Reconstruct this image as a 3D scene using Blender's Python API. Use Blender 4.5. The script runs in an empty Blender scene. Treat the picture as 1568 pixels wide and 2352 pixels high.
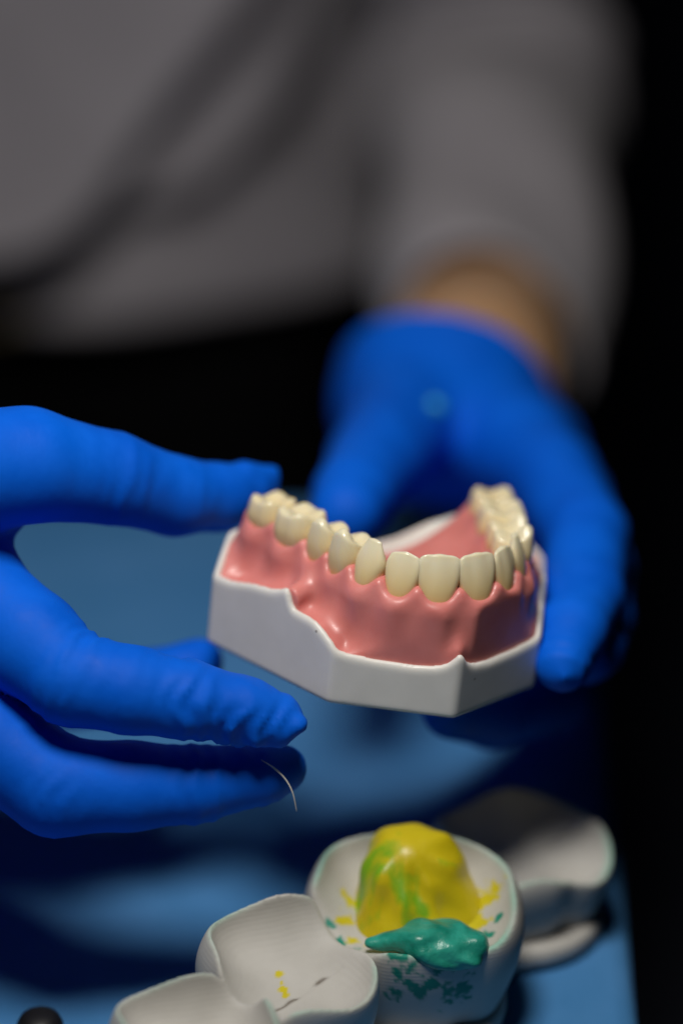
import bpy, math, random
import numpy as np
from mathutils import Vector, Matrix, noise

# ------------------------------------------------------------------ camera, world, light
S = bpy.context.scene
col = S.collection
PITCH = math.radians(25)
CAM = np.array([0.0, 0.0, 400.0])            # millimetres
KPX = 85.0 / 24.0 * 1568.0
RIGHT = np.array([1.0, 0, 0])
FWD = np.array([0, math.cos(PITCH), -math.sin(PITCH)])
UP = np.array([0, math.sin(PITCH), math.cos(PITCH)])

cam_d = bpy.data.cameras.new('camera')
cam = bpy.data.objects.new('camera', cam_d)
col.objects.link(cam)
cam.location = CAM * 0.001
cam.rotation_euler = (math.pi / 2 - PITCH, 0, 0)
cam_d.sensor_fit = 'HORIZONTAL'
cam_d.sensor_width = 24.0
cam_d.lens = 85.0
cam_d.clip_start = 0.02
cam_d.clip_end = 50
cam_d.dof.use_dof = True
cam_d.dof.focus_distance = 0.523
cam_d.dof.aperture_fstop = 2.8
S.camera = cam

w = bpy.data.worlds.new('World')
S.world = w
w.use_nodes = True
w.node_tree.nodes['Background'].inputs[0].default_value = (0.55, 0.65, 0.9, 1)
w.node_tree.nodes['Background'].inputs[1].default_value = 0.002

def area(name, loc, target, size, power, color, spread=180):
    l = bpy.data.lights.new(name, 'AREA')
    l.shape = 'DISK'
    l.size = size
    l.energy = power
    l.color = color
    l.spread = math.radians(spread)
    o = bpy.data.objects.new(name, l)
    col.objects.link(o)
    o.location = loc
    d = Vector(target) - Vector(loc)
    o.rotation_euler = d.to_track_quat('-Z', 'Y').to_euler()
    return o
area('treatment_lamp', (-0.035, 0.36, 0.55), (0.0, 0.56, 0.13), 0.13, 1.62, (1.0, 0.96, 0.90), 170)

S.view_settings.view_transform = 'Standard'
S.view_settings.look = 'None'
S.view_settings.exposure = 0.0
S.view_settings.gamma = 1.0
S.render.engine = 'CYCLES'
S.cycles.max_bounces = 6
S.cycles.use_denoising = True

# ------------------------------------------------------------------ helpers
rng = np.random.default_rng(7)
random.seed(7)

def px(u, v, d):
    """point (mm) seen at photo position u,v (1568 x 2352 frame) at axial distance d metres"""
    d = d * 1000.0
    return CAM + d * FWD + RIGHT * (u - 784) / KPX * d - UP * (v - 1176) / KPX * d

def px_y(u, v, Y):
    r = FWD + RIGHT * (u - 784) / KPX - UP * (v - 1176) / KPX
    return CAM + r * (Y / r[1])

def px_z(u, v, Z):
    r = FWD + RIGHT * (u - 784) / KPX - UP * (v - 1176) / KPX
    return CAM + r * ((Z - CAM[2]) / r[2])

def mesh_obj(name, V, Fc, mat, parent=None, smooth=True, scale=0.001):
    me = bpy.data.meshes.new(name)
    V = np.asarray(V, float) * scale
    me.from_pydata(V.tolist(), [], [list(map(int, f)) for f in Fc])
    me.polygons.foreach_set('use_smooth', [smooth] * len(me.polygons))
    me.materials.append(mat)
    me.update()
    o = bpy.data.objects.new(name, me)
    col.objects.link(o)
    if parent is not None:
        o.parent = parent
    return o

def empty(name, loc=(0, 0, 0)):
    o = bpy.data.objects.new(name, None)
    o.empty_display_size = 0.02
    col.objects.link(o)
    o.location = loc
    return o

def tag(o, label=None, cat=None, group=None, kind=None):
    if label: o['label'] = label
    if cat: o['category'] = cat
    if group: o['group'] = group
    if kind: o['kind'] = kind
    return o

def keep_world(o, parent):
    """vertices are in world space: parent without moving them"""
    o.parent = parent
    o.matrix_parent_inverse = Matrix.Translation(-Vector(parent.location))

def smin(a, b, k):
    h = np.maximum(k - np.abs(a - b), 0) / k
    return np.minimum(a, b) - h * h * k * 0.25

def smax(a, b, k):
    return -smin(-a, -b, k)

def cone(P, a, b, r1, r2):
    a = np.asarray(a, np.float32); b = np.asarray(b, np.float32)
    if P.ndim == 4 and P[1, 0, 0, 0] - P[0, 0, 0, 0] < 3:      # fine grid: only near the bone
        m = max(r1, r2) + 16
        lo_ = np.minimum(a, b) - m; hi_ = np.maximum(a, b) + m
        out = np.full(P.shape[:3], 30.0, np.float32)
        sl_ = []
        for i, axv in enumerate((P[:, 0, 0, 0], P[0, :, 0, 1], P[0, 0, :, 2])):
            sl_.append(slice(int(np.searchsorted(axv, lo_[i])), int(np.searchsorted(axv, hi_[i]))))
        sl_ = tuple(sl_)
        sub = P[sl_]
        if sub.size:
            out[sl_] = np.minimum(cone(sub.reshape(-1, 3), a, b, r1, r2).reshape(sub.shape[:3]), 30)
        return out
    ab = b - a
    t = np.clip(((P - a) @ ab) / (ab @ ab), 0, 1)
    q = P - a - t[..., None] * ab
    return np.sqrt((q * q).sum(-1)) - (r1 + t * (r2 - r1))

def ellipsoid(P, c, r, M=None):
    q = P - np.asarray(c, np.float32)
    if M is not None:
        q = q @ np.asarray(M, np.float32)      # columns of M are the local axes
    r = np.asarray(r, np.float32)
    k0 = np.sqrt(((q / r) ** 2).sum(-1))
    k1 = np.sqrt(((q / (r * r)) ** 2).sum(-1)) + 1e-6
    return k0 * (k0 - 1) / k1

def surface(fn, lo, hi, h, relax=2):
    """naive surface nets over a signed distance function"""
    lo = np.asarray(lo, float); hi = np.asarray(hi, float)
    n = np.ceil((hi - lo) / h).astype(int) + 1
    ax = [(lo[i] + h * np.arange(n[i])).astype(np.float32) for i in range(3)]
    G = np.stack(np.meshgrid(*ax, indexing='ij'), -1)
    f = fn(G).astype(np.float32)
    s = f < 0
    cnt = np.zeros(n - 1, np.int8); acc = np.zeros(tuple(n - 1) + (3,), np.float32)
    c = [(i, j, k) for i in (0, 1) for j in (0, 1) for k in (0, 1)]
    sl = lambda o: tuple(slice(o[i], n[i] - 1 + o[i]) for i in range(3))
    for p in c:
        for axi in range(3):
            if p[axi] == 0:
                q = list(p); q[axi] = 1
                fa, fb = f[sl(p)], f[sl(q)]
                m = (s[sl(p)] != s[sl(q)])
                t = np.where(m, fa / np.where(m, fa - fb, 1), 0)
                cnt += m
                for d in range(3):
                    acc[..., d] += np.where(m, p[d] + (t if d == axi else 0), 0)
    act = cnt > 0
    idx = -np.ones(tuple(n - 1), np.int64)
    ids = np.argwhere(act)
    idx[act] = np.arange(len(ids))
    V = lo + h * (ids + acc[act] / cnt[act][:, None])
    Q = []
    for axi in range(3):
        b, c2 = [(1, 2), (2, 0), (0, 1)][axi]
        o1 = [slice(1, n[i] - 1) for i in range(3)]; o1[axi] = slice(0, n[axi] - 1)
        o2 = list(o1); o2[axi] = slice(1, n[axi])
        s1, s2 = s[tuple(o1)], s[tuple(o2)]
        cr = np.argwhere(s1 != s2)
        sgn = s1[tuple(cr.T)]
        base = cr.copy(); base[:, b] += 1; base[:, c2] += 1
        def gi(db, dc):
            q = base.copy(); q[:, b] += db; q[:, c2] += dc
            return idx[tuple(q.T)]
        quad = np.stack([gi(-1, -1), gi(0, -1), gi(0, 0), gi(-1, 0)], 1)
        quad[~sgn] = quad[~sgn][:, ::-1]
        Q.append(quad)
    Q = np.concatenate(Q)
    for _ in range(relax):
        V = laplace(V, Q, 0.5)
    return V, Q

def laplace(V, Q, lam):
    A = np.zeros_like(V); N = np.zeros(len(V))
    m = Q.shape[1]
    for i in range(m):
        a, b = Q[:, i], Q[:, (i + 1) % m]
        for d in range(3):
            A[:, d] += np.bincount(a, V[b, d], len(V)) + np.bincount(b, V[a, d], len(V))
        N += np.bincount(a, minlength=len(V)) + np.bincount(b, minlength=len(V))
    return V + lam * (A / np.maximum(N, 1)[:, None] - V)

def normals(V, Q):
    n = np.cross(V[Q[:, 2]] - V[Q[:, 0]], V[Q[:, 3]] - V[Q[:, 1]])
    N = np.zeros_like(V)
    for i in range(4):
        for d in range(3):
            N[:, d] += np.bincount(Q[:, i], n[:, d], len(V))
    return N / (np.linalg.norm(N, axis=1, keepdims=True) + 1e-12)

def vcol(o, name, arr):
    a = o.data.color_attributes.new(name, 'FLOAT_COLOR', 'POINT')
    out = np.ones((len(o.data.vertices), 4), np.float32)
    out[:, :arr.shape[1]] = arr
    a.data.foreach_set('color', out.ravel())

def sstep(a, b, x):
    t = np.clip((x - a) / (b - a), 0, 1)
    return t * t * (3 - 2 * t)

# ------------------------------------------------------------------ materials
def mat(name, color, rough=0.5, spec=0.5, sss=0, sss_r=(1, .3, .1), sss_s=0.001, coat=0, metal=0, sheen=0):
    m = bpy.data.materials.new(name)
    m.use_nodes = True
    b = m.node_tree.nodes['Principled BSDF']
    b.inputs['Base Color'].default_value = (*color, 1)
    b.inputs['Roughness'].default_value = rough
    b.inputs['Specular IOR Level'].default_value = spec
    b.inputs['Subsurface Weight'].default_value = sss
    b.inputs['Subsurface Radius'].default_value = sss_r
    b.inputs['Subsurface Scale'].default_value = sss_s
    b.inputs['Coat Weight'].default_value = coat
    b.inputs['Coat Roughness'].default_value = 0.08
    b.inputs['Metallic'].default_value = metal
    b.inputs['Sheen Weight'].default_value = sheen
    return m

def nd(m, t, **kw):
    n = m.node_tree.nodes.new(t)
    for k, v in kw.items():
        if k in n.inputs: n.inputs[k].default_value = v
        else: setattr(n, k, v)
    return n

def lk(m, a, b):
    m.node_tree.links.new(a, b)

def bsdf(m):
    return m.node_tree.nodes['Principled BSDF']

def mottle(m, c1, c2, scale, lo=0.35, hi=0.65, detail=4, stretch=(1, 1, 1)):
    tc = nd(m, 'ShaderNodeTexCoord')
    n = nd(m, 'ShaderNodeTexNoise', Scale=scale, Detail=detail)
    mp = nd(m, 'ShaderNodeMapping'); mp.inputs['Scale'].default_value = stretch
    lk(m, tc.outputs['Object'], mp.inputs[0]); lk(m, mp.outputs[0], n.inputs['Vector'])
    r = nd(m, 'ShaderNodeValToRGB')
    r.color_ramp.elements[0].position = lo; r.color_ramp.elements[1].position = hi
    r.color_ramp.elements[0].color = (*c1, 1); r.color_ramp.elements[1].color = (*c2, 1)
    lk(m, n.outputs[0], r.inputs[0])
    lk(m, r.outputs[0], bsdf(m).inputs['Base Color'])
    return tc, r

def bump(m, scale, strength, dist=0.0005, detail=3, stretch=None, kind='ShaderNodeTexNoise'):
    tc = nd(m, 'ShaderNodeTexCoord')
    n = nd(m, kind)
    n.inputs['Scale'].default_value = scale
    if 'Detail' in n.inputs: n.inputs['Detail'].default_value = detail
    src = tc.outputs['Object']
    if stretch:
        mp = nd(m, 'ShaderNodeMapping'); mp.inputs['Scale'].default_value = stretch
        lk(m, src, mp.inputs[0]); src = mp.outputs[0]
    lk(m, src, n.inputs['Vector'])
    b = nd(m, 'ShaderNodeBump', Strength=strength, Distance=dist)
    lk(m, n.outputs[0], b.inputs['Height'])
    prev = bsdf(m).inputs['Normal']
    if prev.is_linked:
        lk(m, prev.links[0].from_socket, b.inputs['Normal'])
    lk(m, b.outputs[0], prev)
    return n

M_glove = mat('blue_nitrile', (0.0012, 0.10, 0.66), 0.62, 0.12)
mottle(M_glove, (0.0008, 0.098, 0.62), (0.0012, 0.122, 0.72), 60)
bump(M_glove, 900, 0.10, 0.0003, 2)
_rg = bump(M_glove, 55, 0.30, 0.0016, 4, (1.0, 0.6, 0.6)); _rg.noise_type = 'RIDGED_MULTIFRACTAL'
bump(M_glove, 140, 0.22, 0.0012, 3, (1.0, 1.0, 0.5))

M_base = mat('white_resin', (0.72, 0.70, 0.66), 0.42, 0.45, 0.25, (1, .9, .8), 0.0012)
mottle(M_base, (0.70, 0.685, 0.645), (0.745, 0.73, 0.69), 130)
bump(M_base, 1500, 0.06, 0.0002, 2)

def specks(m, scale, size, dark):
    tc = nd(m, 'ShaderNodeTexCoord'); vo = nd(m, 'ShaderNodeTexVoronoi', Scale=scale)
    lk(m, tc.outputs['Object'], vo.inputs['Vector'])
    r = nd(m, 'ShaderNodeValToRGB')
    r.color_ramp.elements[0].position = size; r.color_ramp.elements[1].position = size*1.5
    r.color_ramp.elements[0].color = (*dark, 1); r.color_ramp.elements[1].color = (1, 1, 1, 1)
    lk(m, vo.outputs['Distance'], r.inputs[0])
    mx = nd(m, 'ShaderNodeMix', data_type='RGBA', blend_type='MULTIPLY'); mx.inputs[0].default_value = 1
    bc = bsdf(m).inputs['Base Color']
    lk(m, bc.links[0].from_socket, mx.inputs[6]); lk(m, r.outputs[0], mx.inputs[7]); lk(m, mx.outputs[2], bc)
specks(M_base, 130, 0.035, (.45, .42, .40))

M_gum = mat('pink_acrylic', (0.55, 0.15, 0.13), 0.40, 0.45, 0.4, (1, .4, .35), 0.0018, 0.08)
mottle(M_gum, (0.60, 0.185, 0.165), (0.70, 0.245, 0.225), 110, 0.3, 0.7, 6)
bump(M_gum, 420, 0.10, 0.0004, 5)
bump(M_gum, 1800, 0.05, 0.0002, 2, (1, 0.25, 1))

def rough_var(m, scale, lo, hi):
    tc = nd(m, 'ShaderNodeTexCoord'); n = nd(m, 'ShaderNodeTexNoise', Scale=scale, Detail=5.0)
    lk(m, tc.outputs['Object'], n.inputs['Vector'])
    r = nd(m, 'ShaderNodeMapRange'); r.inputs['From Min'].default_value = .3; r.inputs['From Max'].default_value = .7
    r.inputs['To Min'].default_value = lo; r.inputs['To Max'].default_value = hi
    lk(m, n.outputs[0], r.inputs['Value']); lk(m, r.outputs[0], bsdf(m).inputs['Roughness'])
rough_var(M_gum, 160, 0.30, 0.52)
rough_var(M_base, 90, 0.34, 0.55)
rough_var(M_glove, 120, 0.5, 0.72)

M_tooth = mat('ivory_tooth', (0.74, 0.62, 0.36), 0.20, 0.5, 0.45, (1, .8, .5), 0.0018, 0.3)
# enamel: greyer, paler incisal edge and deeper cream neck - the tooth's own shade
_tc = nd(M_tooth, 'ShaderNodeTexCoord')
_sx = nd(M_tooth, 'ShaderNodeSeparateXYZ')
lk(M_tooth, _tc.outputs['Object'], _sx.inputs[0])
_mr = nd(M_tooth, 'ShaderNodeMapRange')
_mr.inputs['From Min'].default_value = 0.003; _mr.inputs['From Max'].default_value = 0.0135
lk(M_tooth, _sx.outputs['Z'], _mr.inputs['Value'])
_nz = nd(M_tooth, 'ShaderNodeTexNoise', Scale=260.0, Detail=3.0)
_mp = nd(M_tooth, 'ShaderNodeMapping'); _mp.inputs['Scale'].default_value = (1, 1, 0.25)
lk(M_tooth, _tc.outputs['Object'], _mp.inputs[0]); lk(M_tooth, _mp.outputs[0], _nz.inputs['Vector'])
_ma = nd(M_tooth, 'ShaderNodeMath', operation='MULTIPLY_ADD')
_ma.inputs[1].default_value = 0.22
lk(M_tooth, _nz.outputs[0], _ma.inputs[0]); lk(M_tooth, _mr.outputs[0], _ma.inputs[2])
_cr = nd(M_tooth, 'ShaderNodeValToRGB')
_cr.color_ramp.elements[0].position = 0.08; _cr.color_ramp.elements[0].color = (0.74, 0.50, 0.20, 1)
_cr.color_ramp.elements[1].position = 1.0; _cr.color_ramp.elements[1].color = (0.78, 0.72, 0.52, 1)
_e = _cr.color_ramp.elements.new(0.5); _e.color = (0.80, 0.64, 0.34, 1)
lk(M_tooth, _ma.outputs[0], _cr.inputs[0]); lk(M_tooth, _cr.outputs[0], bsdf(M_tooth).inputs['Base Color'])
bump(M_tooth, 700, 0.05, 0.0003, 2, (1, 1, 0.3))

M_coat = mat('white_coat_cloth', (0.40, 0.39, 0.40), 0.9, 0.1, sheen=0.1)
mottle(M_coat, (0.355, 0.335, 0.37), (0.42, 0.40, 0.435), 14)
bump(M_coat, 90, 0.4, 0.004, 4)
M_button = mat('brass_button', (0.62, 0.50, 0.28), 0.3, 0.5, metal=0.6)
bump(M_button, 300, 0.1)
M_skin = mat('skin', (0.52, 0.30, 0.16), 0.5, 0.4, 0.2, (1, .35, .2), 0.004)
mottle(M_skin, (0.49, 0.275, 0.145), (0.55, 0.325, 0.18), 60)
bump(M_skin, 400, 0.1)
M_trouser = mat('black_trouser_cloth', (0.006, 0.006, 0.007), 0.95, 0.05)
bump(M_trouser, 200, 0.2)
M_cloth = mat('blue_drape', (0.10, 0.27, 0.52), 0.85, 0.15)
mottle(M_cloth, (0.055, 0.21, 0.46), (0.078, 0.245, 0.52), 40, 0.3, 0.7, 6)
_w1 = bump(M_cloth, 450, 0.45, 0.0006, 2, (1, 0.18, 1))
_w2 = bump(M_cloth, 450, 0.45, 0.0006, 2, (0.18, 1, 1))
bump(M_cloth, 18, 0.25, 0.004, 3)
M_dark = mat('dark_room', (0.012, 0.013, 0.018), 0.9, 0.1)
mottle(M_dark, (0.10, 0.115, 0.17), (0.14, 0.155, 0.22), 3)
M_black = mat('black_rubber', (0.008, 0.008, 0.009), 0.5, 0.3)
bump(M_black, 600, 0.1)
M_fibre = mat('pale_fibre', (0.75, 0.72, 0.62), 0.5, 0.4)
bump(M_fibre, 3000, 0.2)

def plaster_mat():
    m = mat('white_plaster', (0.62, 0.60, 0.56), 0.6, 0.3, 0.15, (1, .9, .8), 0.002)
    a = nd(m, 'ShaderNodeVertexColor'); a.layer_name = 'stain'
    tc = nd(m, 'ShaderNodeTexCoord')
    n = nd(m, 'ShaderNodeTexNoise', Scale=70.0, Detail=6.0)
    lk(m, tc.outputs['Object'], n.inputs['Vector'])
    r = nd(m, 'ShaderNodeValToRGB')
    r.color_ramp.elements[0].position = .3; r.color_ramp.elements[1].position = .7
    r.color_ramp.elements[0].color = (0.47, 0.455, 0.42, 1); r.color_ramp.elements[1].color = (0.56, 0.545, 0.51, 1)
    lk(m, n.outputs[0], r.inputs[0])
    mx = nd(m, 'ShaderNodeMix', data_type='RGBA', blend_type='MULTIPLY')
    mx.inputs[0].default_value = 1.0
    lk(m, r.outputs[0], mx.inputs[6]); lk(m, a.outputs['Color'], mx.inputs[7])
    lk(m, mx.outputs[2], bsdf(m).inputs['Base Color'])
    wv = nd(m, 'ShaderNodeTexWave', Scale=330.0, Distortion=3.5, Detail=3.0)
    wv.bands_direction = 'Z'
    wv.inputs['Detail Scale'].default_value = 0.25
    lk(m, tc.outputs['Object'], wv.inputs['Vector'])
    b = nd(m, 'ShaderNodeBump', Strength=0.05, Distance=0.0003)
    lk(m, wv.outputs['Fac'], b.inputs['Height'])
    lk(m, b.outputs[0], bsdf(m).inputs['Normal'])
    bump(m, 500, 0.12, 0.0003, 4)
    return m
M_plaster = plaster_mat()

M_ywax = mat('yellow_wax', (0.55, 0.47, 0.01), 0.38, 0.5, 0.3, (1, .8, .1), 0.002)
_a, _r = mottle(M_ywax, (0.22, 0.44, 0.012), (0.62, 0.50, 0.008), 130, 0.34, 0.46, 4, (1, 1, 0.28))
bump(M_ywax, 220, 0.3, 0.0012, 4, (1, 1, 0.3))
M_gwax = mat('green_wax', (0.01, 0.27, 0.19), 0.34, 0.5, 0.2, (.3, 1, .8), 0.0015)
mottle(M_gwax, (0.004, 0.19, 0.13), (0.03, 0.36, 0.27), 170, 0.35, 0.62, 5)
bump(M_gwax, 260, 0.5, 0.0014, 5)

# ------------------------------------------------------------------ setting
TZ = 62.0     # table-top height, mm
def box(name, lo, hi, m, parent=None):
    x0, y0, z0 = lo; x1, y1, z1 = hi
    V = [(x0,y0,z0),(x1,y0,z0),(x1,y1,z0),(x0,y1,z0),(x0,y0,z1),(x1,y0,z1),(x1,y1,z1),(x0,y1,z1)]
    Fc = [(3,2,1,0),(4,5,6,7),(0,1,5,4),(1,2,6,5),(2,3,7,6),(3,0,4,7)]
    return mesh_obj(name, V, Fc, m, parent, smooth=False)
tag(box('floor', (-4000, -2500, -760), (4000, 4000, -740), M_dark), kind='structure')
tag(box('wall_back', (-4000, 3000, -741), (4000, 3060, 2500), M_dark), kind='structure')

# table with a blue drape: right edge runs away from the camera
e0 = px_z(1418, 2352, TZ); e1 = px_z(1352, 1650, TZ)
dirn = (e1 - e0) / np.linalg.norm(e1 - e0)
yfar = px_z(300, 1166, TZ)[1]
def table():
    t = empty('draped_table', (0, 0, 0))
    tag(t, 'table covered with a smooth light blue drape under the hands', 'table')
    xr = lambda y: e0[0] + (y - e0[1]) * dirn[0] / dirn[1]
    # drape: top grid, rolled right/far edges, hanging skirt
    ny, nx = 120, 90
    V = []; Fc = []
    ys = np.linspace(-150, yfar, ny)
    prof = [(0, 0), (2.5, -.7), (4.5, -2.5), (5.2, -5), (5.6, -20), (5.0, -70), (6.5, -160), (5, -260)]
    for j, y in enumerate(ys):
        row = []
        for i in range(nx):
            f = i / (nx - 1)
            x = -700 + (xr(y) + 700) * (1 - (1 - f) ** 1.6)
            z = TZ + 0.5 * math.sin(x * .021 + y * .013) + 0.35 * math.sin(x * .05 - y * .037 + 1)
            row.append((x, y, z))
        for k, (dx, dz) in enumerate(prof[1:]):
            wv = 3.5 * math.sin(y * .035 + k * .1) * min(1, max(0, (k - 2) / 3))
            row.append((xr(y) + dx + wv, y, row[nx - 1][2] + dz))
        V += row
    n = nx + len(prof) - 1
    extra = []
    for k, (dy, dz) in enumerate(prof[1:]):
        for i in range(n):
            bx = V[(ny - 1) * n + i]
            wv = 3.5 * math.sin(bx[0] * .035 + k * .1) * min(1, max(0, (k - 2) / 3))
            extra.append((bx[0], bx[1] + dy + wv, bx[2] + dz))
    V += extra
    nr = ny + len(prof) - 1
    for j in range(nr - 1):
        for i in range(n - 1):
            Fc.append((j*n+i, j*n+i+1, (j+1)*n+i+1, (j+1)*n+i))
    mesh_obj('drape', V, Fc, M_cloth, t)
    # board below the cloth and four legs
    yb = [-145, yfar - 3]
    Vb = []
    for z in (TZ - 28, TZ - 2.5):
        Vb += [(-695, yb[0], z), (xr(yb[0]) - 3, yb[0], z), (xr(yb[1]) - 3, yb[1], z), (-695, yb[1], z)]
    Fb = [(3,2,1,0),(4,5,6,7),(0,1,5,4),(1,2,6,5),(2,3,7,6),(3,0,4,7)]
    mesh_obj('table_board', Vb, Fb, M_black, t, smooth=False)
    for (x, y) in ((-660, -110), (xr(-110) - 50, -110), (-660, yfar - 50), (xr(yfar - 50) - 60, yfar - 50)):
        box('leg', (x - 20, y - 20, -740), (x + 20, y + 20, TZ - 28), M_black, t)
    return t
table()

# ------------------------------------------------------------------ denture model
YAW, PIT, ROL = 0.364, -0.024, 0.117
DEN_T = np.array([24.6, 459.9, 135.3])
def rotm(a, b, c):
    ca, sa = math.cos(a), math.sin(a); cb, sb = math.cos(b), math.sin(b); cc, sc = math.cos(c), math.sin(c)
    Rz = np.array([[ca,-sa,0],[sa,ca,0],[0,0,1]]); Rx = np.array([[1,0,0],[0,cb,-sb],[0,sb,cb]]); Ry = np.array([[cc,0,sc],[0,1,0],[-sc,0,cc]])
    return Rz @ Rx @ Ry
DEN_R = rotm(YAW, PIT, ROL)
den = empty('denture_model')
tag(den, 'pink and ivory denture on a white angular base held between the gloved hands', 'denture')
MW = Matrix([[*DEN_R[i], DEN_T[i] * 0.001] for i in range(3)] + [[0, 0, 0, 1]])
den.matrix_world = MW

# base outline (left half then mirrored) with rim height along it
half = [  # x, y, rim height
    (0.0, 0.0, 15.9), (-1.0, .48, 15.2), (-2.3, 1.1, 13.3), (-4.5, 2.16, 12.2), (-9, 4.3, 11.6), (-17, 8.15, 11.9), (-23, 11, 12.6), (-25.2, 12.0, 13.4),
    (-25.62, 12.87, 14.2), (-27.10, 15.91, 16.3), (-28.29, 18.37, 17.5), (-29.48, 20.82, 17.7), (-30.74, 23.42, 17.8), (-31.28, 24.53, 18.2), (-31.67, 25.32, 20.6), (-31.95, 25.91, 22.0), (-32.34, 26.70, 21.9), (-33.06, 28.19, 20.9), (-34.27, 30.68, 20.0), (-36.62, 35.53, 19.2),
    (-39.5, 41.4, 17.5), (-42, 46.6, 17.2), (-38.9, 51.4, 20.5), (-35.5, 56.5, 23.8), (-25, 57.5, 25.6), (-15, 57.5, 23.2), (-7, 57.5, 19.8), (0, 57.5, 18.3)]
outl = half + [(-x, y, z) for x, y, z in half[::-1][1:-1]]
outl = np.array(outl)[::-1]
# dense resample with rounded corners
def resample(P, step):
    Q = np.vstack([P, P[:1]])
    s = np.r_[0, np.cumsum(np.linalg.norm(np.diff(Q[:, :2], axis=0), axis=1))]
    t = np.arange(0, s[-1], step)
    return np.stack([np.interp(t, s, Q[:, i]) for i in range(Q.shape[1])], 1)
OUT = resample(outl, 0.5)
def smooth_closed(P, n, cols):
    P = P.copy()
    for _ in range(n):
        P[:, cols] = (np.roll(P, 1, 0)[:, cols] + np.roll(P, -1, 0)[:, cols] + 2 * P[:, cols]) / 4
    return P
OUT = smooth_closed(OUT, 4, [0, 1])
OUT = smooth_closed(OUT, 2, [2])

# 2-D fields on a grid over the base: distance to outline (inside negative) and nearest rim height
GX = np.arange(-48, 48.01, 0.5); GY = np.arange(-5, 64.01, 0.5)
gx, gy = np.meshgrid(GX, GY, indexing='ij')
d2 = np.full(gx.shape, 1e9); rimh = np.zeros(gx.shape)
for k in range(len(OUT)):
    a = OUT[k]; b = OUT[(k + 1) % len(OUT)]
    ab = b[:2] - a[:2]
    t = np.clip(((gx - a[0]) * ab[0] + (gy - a[1]) * ab[1]) / (ab @ ab), 0, 1)
    dd = np.hypot(gx - a[0] - t * ab[0], gy - a[1] - t * ab[1])
    m = dd < d2
    d2[m] = dd[m]; rimh[m] = (a[2] + t * (b[2] - a[2]))[m]
ins = np.zeros(gx.shape, bool)
for k in range(len(OUT)):
    a = OUT[k]; b = OUT[(k + 1) % len(OUT)]
    c = (a[1] > gy) != (b[1] > gy)
    xx = a[0] + (gy - a[1]) * (b[0] - a[0]) / np.where(b[1] == a[1], 1e-9, b[1] - a[1])
    ins ^= c & (gx < xx)
d2 = np.where(ins, -d2, d2)

def bil(F, X, Y):
    fx = np.clip((X - GX[0]) / 0.5, 0, len(GX) - 1.001); fy = np.clip((Y - GY[0]) / 0.5, 0, len(GY) - 1.001)
    i = fx.astype(int); j = fy.astype(int); u = fx - i; v = fy - j
    return (F[i, j]*(1-u)*(1-v) + F[i+1, j]*u*(1-v) + F[i, j+1]*(1-u)*v + F[i+1, j+1]*u*v)

# teeth: name, x, y (arch), width, depth, kind, top z, neck z
TEETH = [
    ('m', -27.6, 50.3, 9.6, 10.4, 34.6, 26.5), ('m', -24.0, 41.3, 10.2, 11.0, 35.0, 25.7),
    ('p', -20.5, 33.2, 7.5, 9.2, 34.8, 25.3), ('p', -18.0, 26.3, 7.6, 9.2, 35.0, 24.9),
    ('c', -15.2, 19.0, 7.9, 7.4, 35.2, 24.9), ('l', -10.8, 12.6, 7.9, 5.4, 34.4, 24.8),
    ('i', -3.7, 8.9, 9.3, 5.6, 34.9, 24.6), ('i', 5.4, 8.5, 9.2, 5.6, 35.0, 24.8),
    ('l', 12.9, 11.9, 7.9, 5.4, 34.8, 25.2), ('c', 18.0, 17.6, 7.7, 7.0, 35.4, 25.2),
    ('p', 21.3, 23.6, 7.6, 9.2, 35.0, 24.9), ('p', 23.0, 30.4, 7.5, 9.2, 34.8, 25.3),
    ('m', 25.0, 38.4, 10.2, 11.0, 35.0, 25.7), ('m', 27.0, 47.6, 9.6, 10.4, 34.6, 26.5)]
arch = np.array([[t[1], t[2]] for t in TEETH])
ext = np.vstack([[-29.6, 57.0], arch, [29.2, 54.5]])
# Catmull-Rom arch curve
def catmull(P, n=14):
    out = []; par = []
    Q = np.vstack([2*P[0]-P[1], P, 2*P[-1]-P[-2]])
    for i in range(1, len(Q) - 2):
        p0, p1, p2, p3 = Q[i-1:i+3]
        for k in range(n):
            t = k / n
            out.append(.5*((2*p1)+(-p0+p2)*t+(2*p0-5*p1+4*p2-p3)*t*t+(-p0+3*p1-3*p2+p3)*t**3))
            par.append(i - 1 + t)
    out.append(P[-1]); par.append(len(P) - 1)
    return np.array(out), np.array(par)
AC, AP = catmull(ext)
ad = np.full(gx.shape, 1e9); ap = np.zeros(gx.shape); sg = np.zeros(gx.shape)
for k in range(len(AC) - 1):
    a, b = AC[k], AC[k+1]; ab = b - a
    t = np.clip(((gx-a[0])*ab[0]+(gy-a[1])*ab[1])/(ab@ab), 0, 1)
    qx = gx-a[0]-t*ab[0]; qy = gy-a[1]-t*ab[1]
    dd = np.hypot(qx, qy); m = dd < ad
    ad[m] = dd[m]; ap[m] = (AP[k]+t*(AP[k+1]-AP[k]))[m]
    sg[m] = np.sign(ab[0]*qy-ab[1]*qx)[m]      # + lingual (left of travel) / - facial
rad = -ad * sg                                  # + facial (outside), - palatal
neckz = np.array([27.6] + [t[6] for t in TEETH] + [27.6])
ph = ap - np.round(ap)                          # 0 at tooth centre, +-.5 between teeth
nz_base = np.interp(ap, np.arange(len(neckz)), neckz)
pap = 0.5 - 0.5*np.cos(2*np.pi*ph)              # 0 centre, 1 between
endm = (ap < 0.4) | (ap > len(neckz) - 1.4)
ant = np.exp(-((ap - 7.5) / 3.0) ** 2)
ridge_top = nz_base + np.where(endm, -0.5, pap * (4.0 - 0.2*ant))
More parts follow.
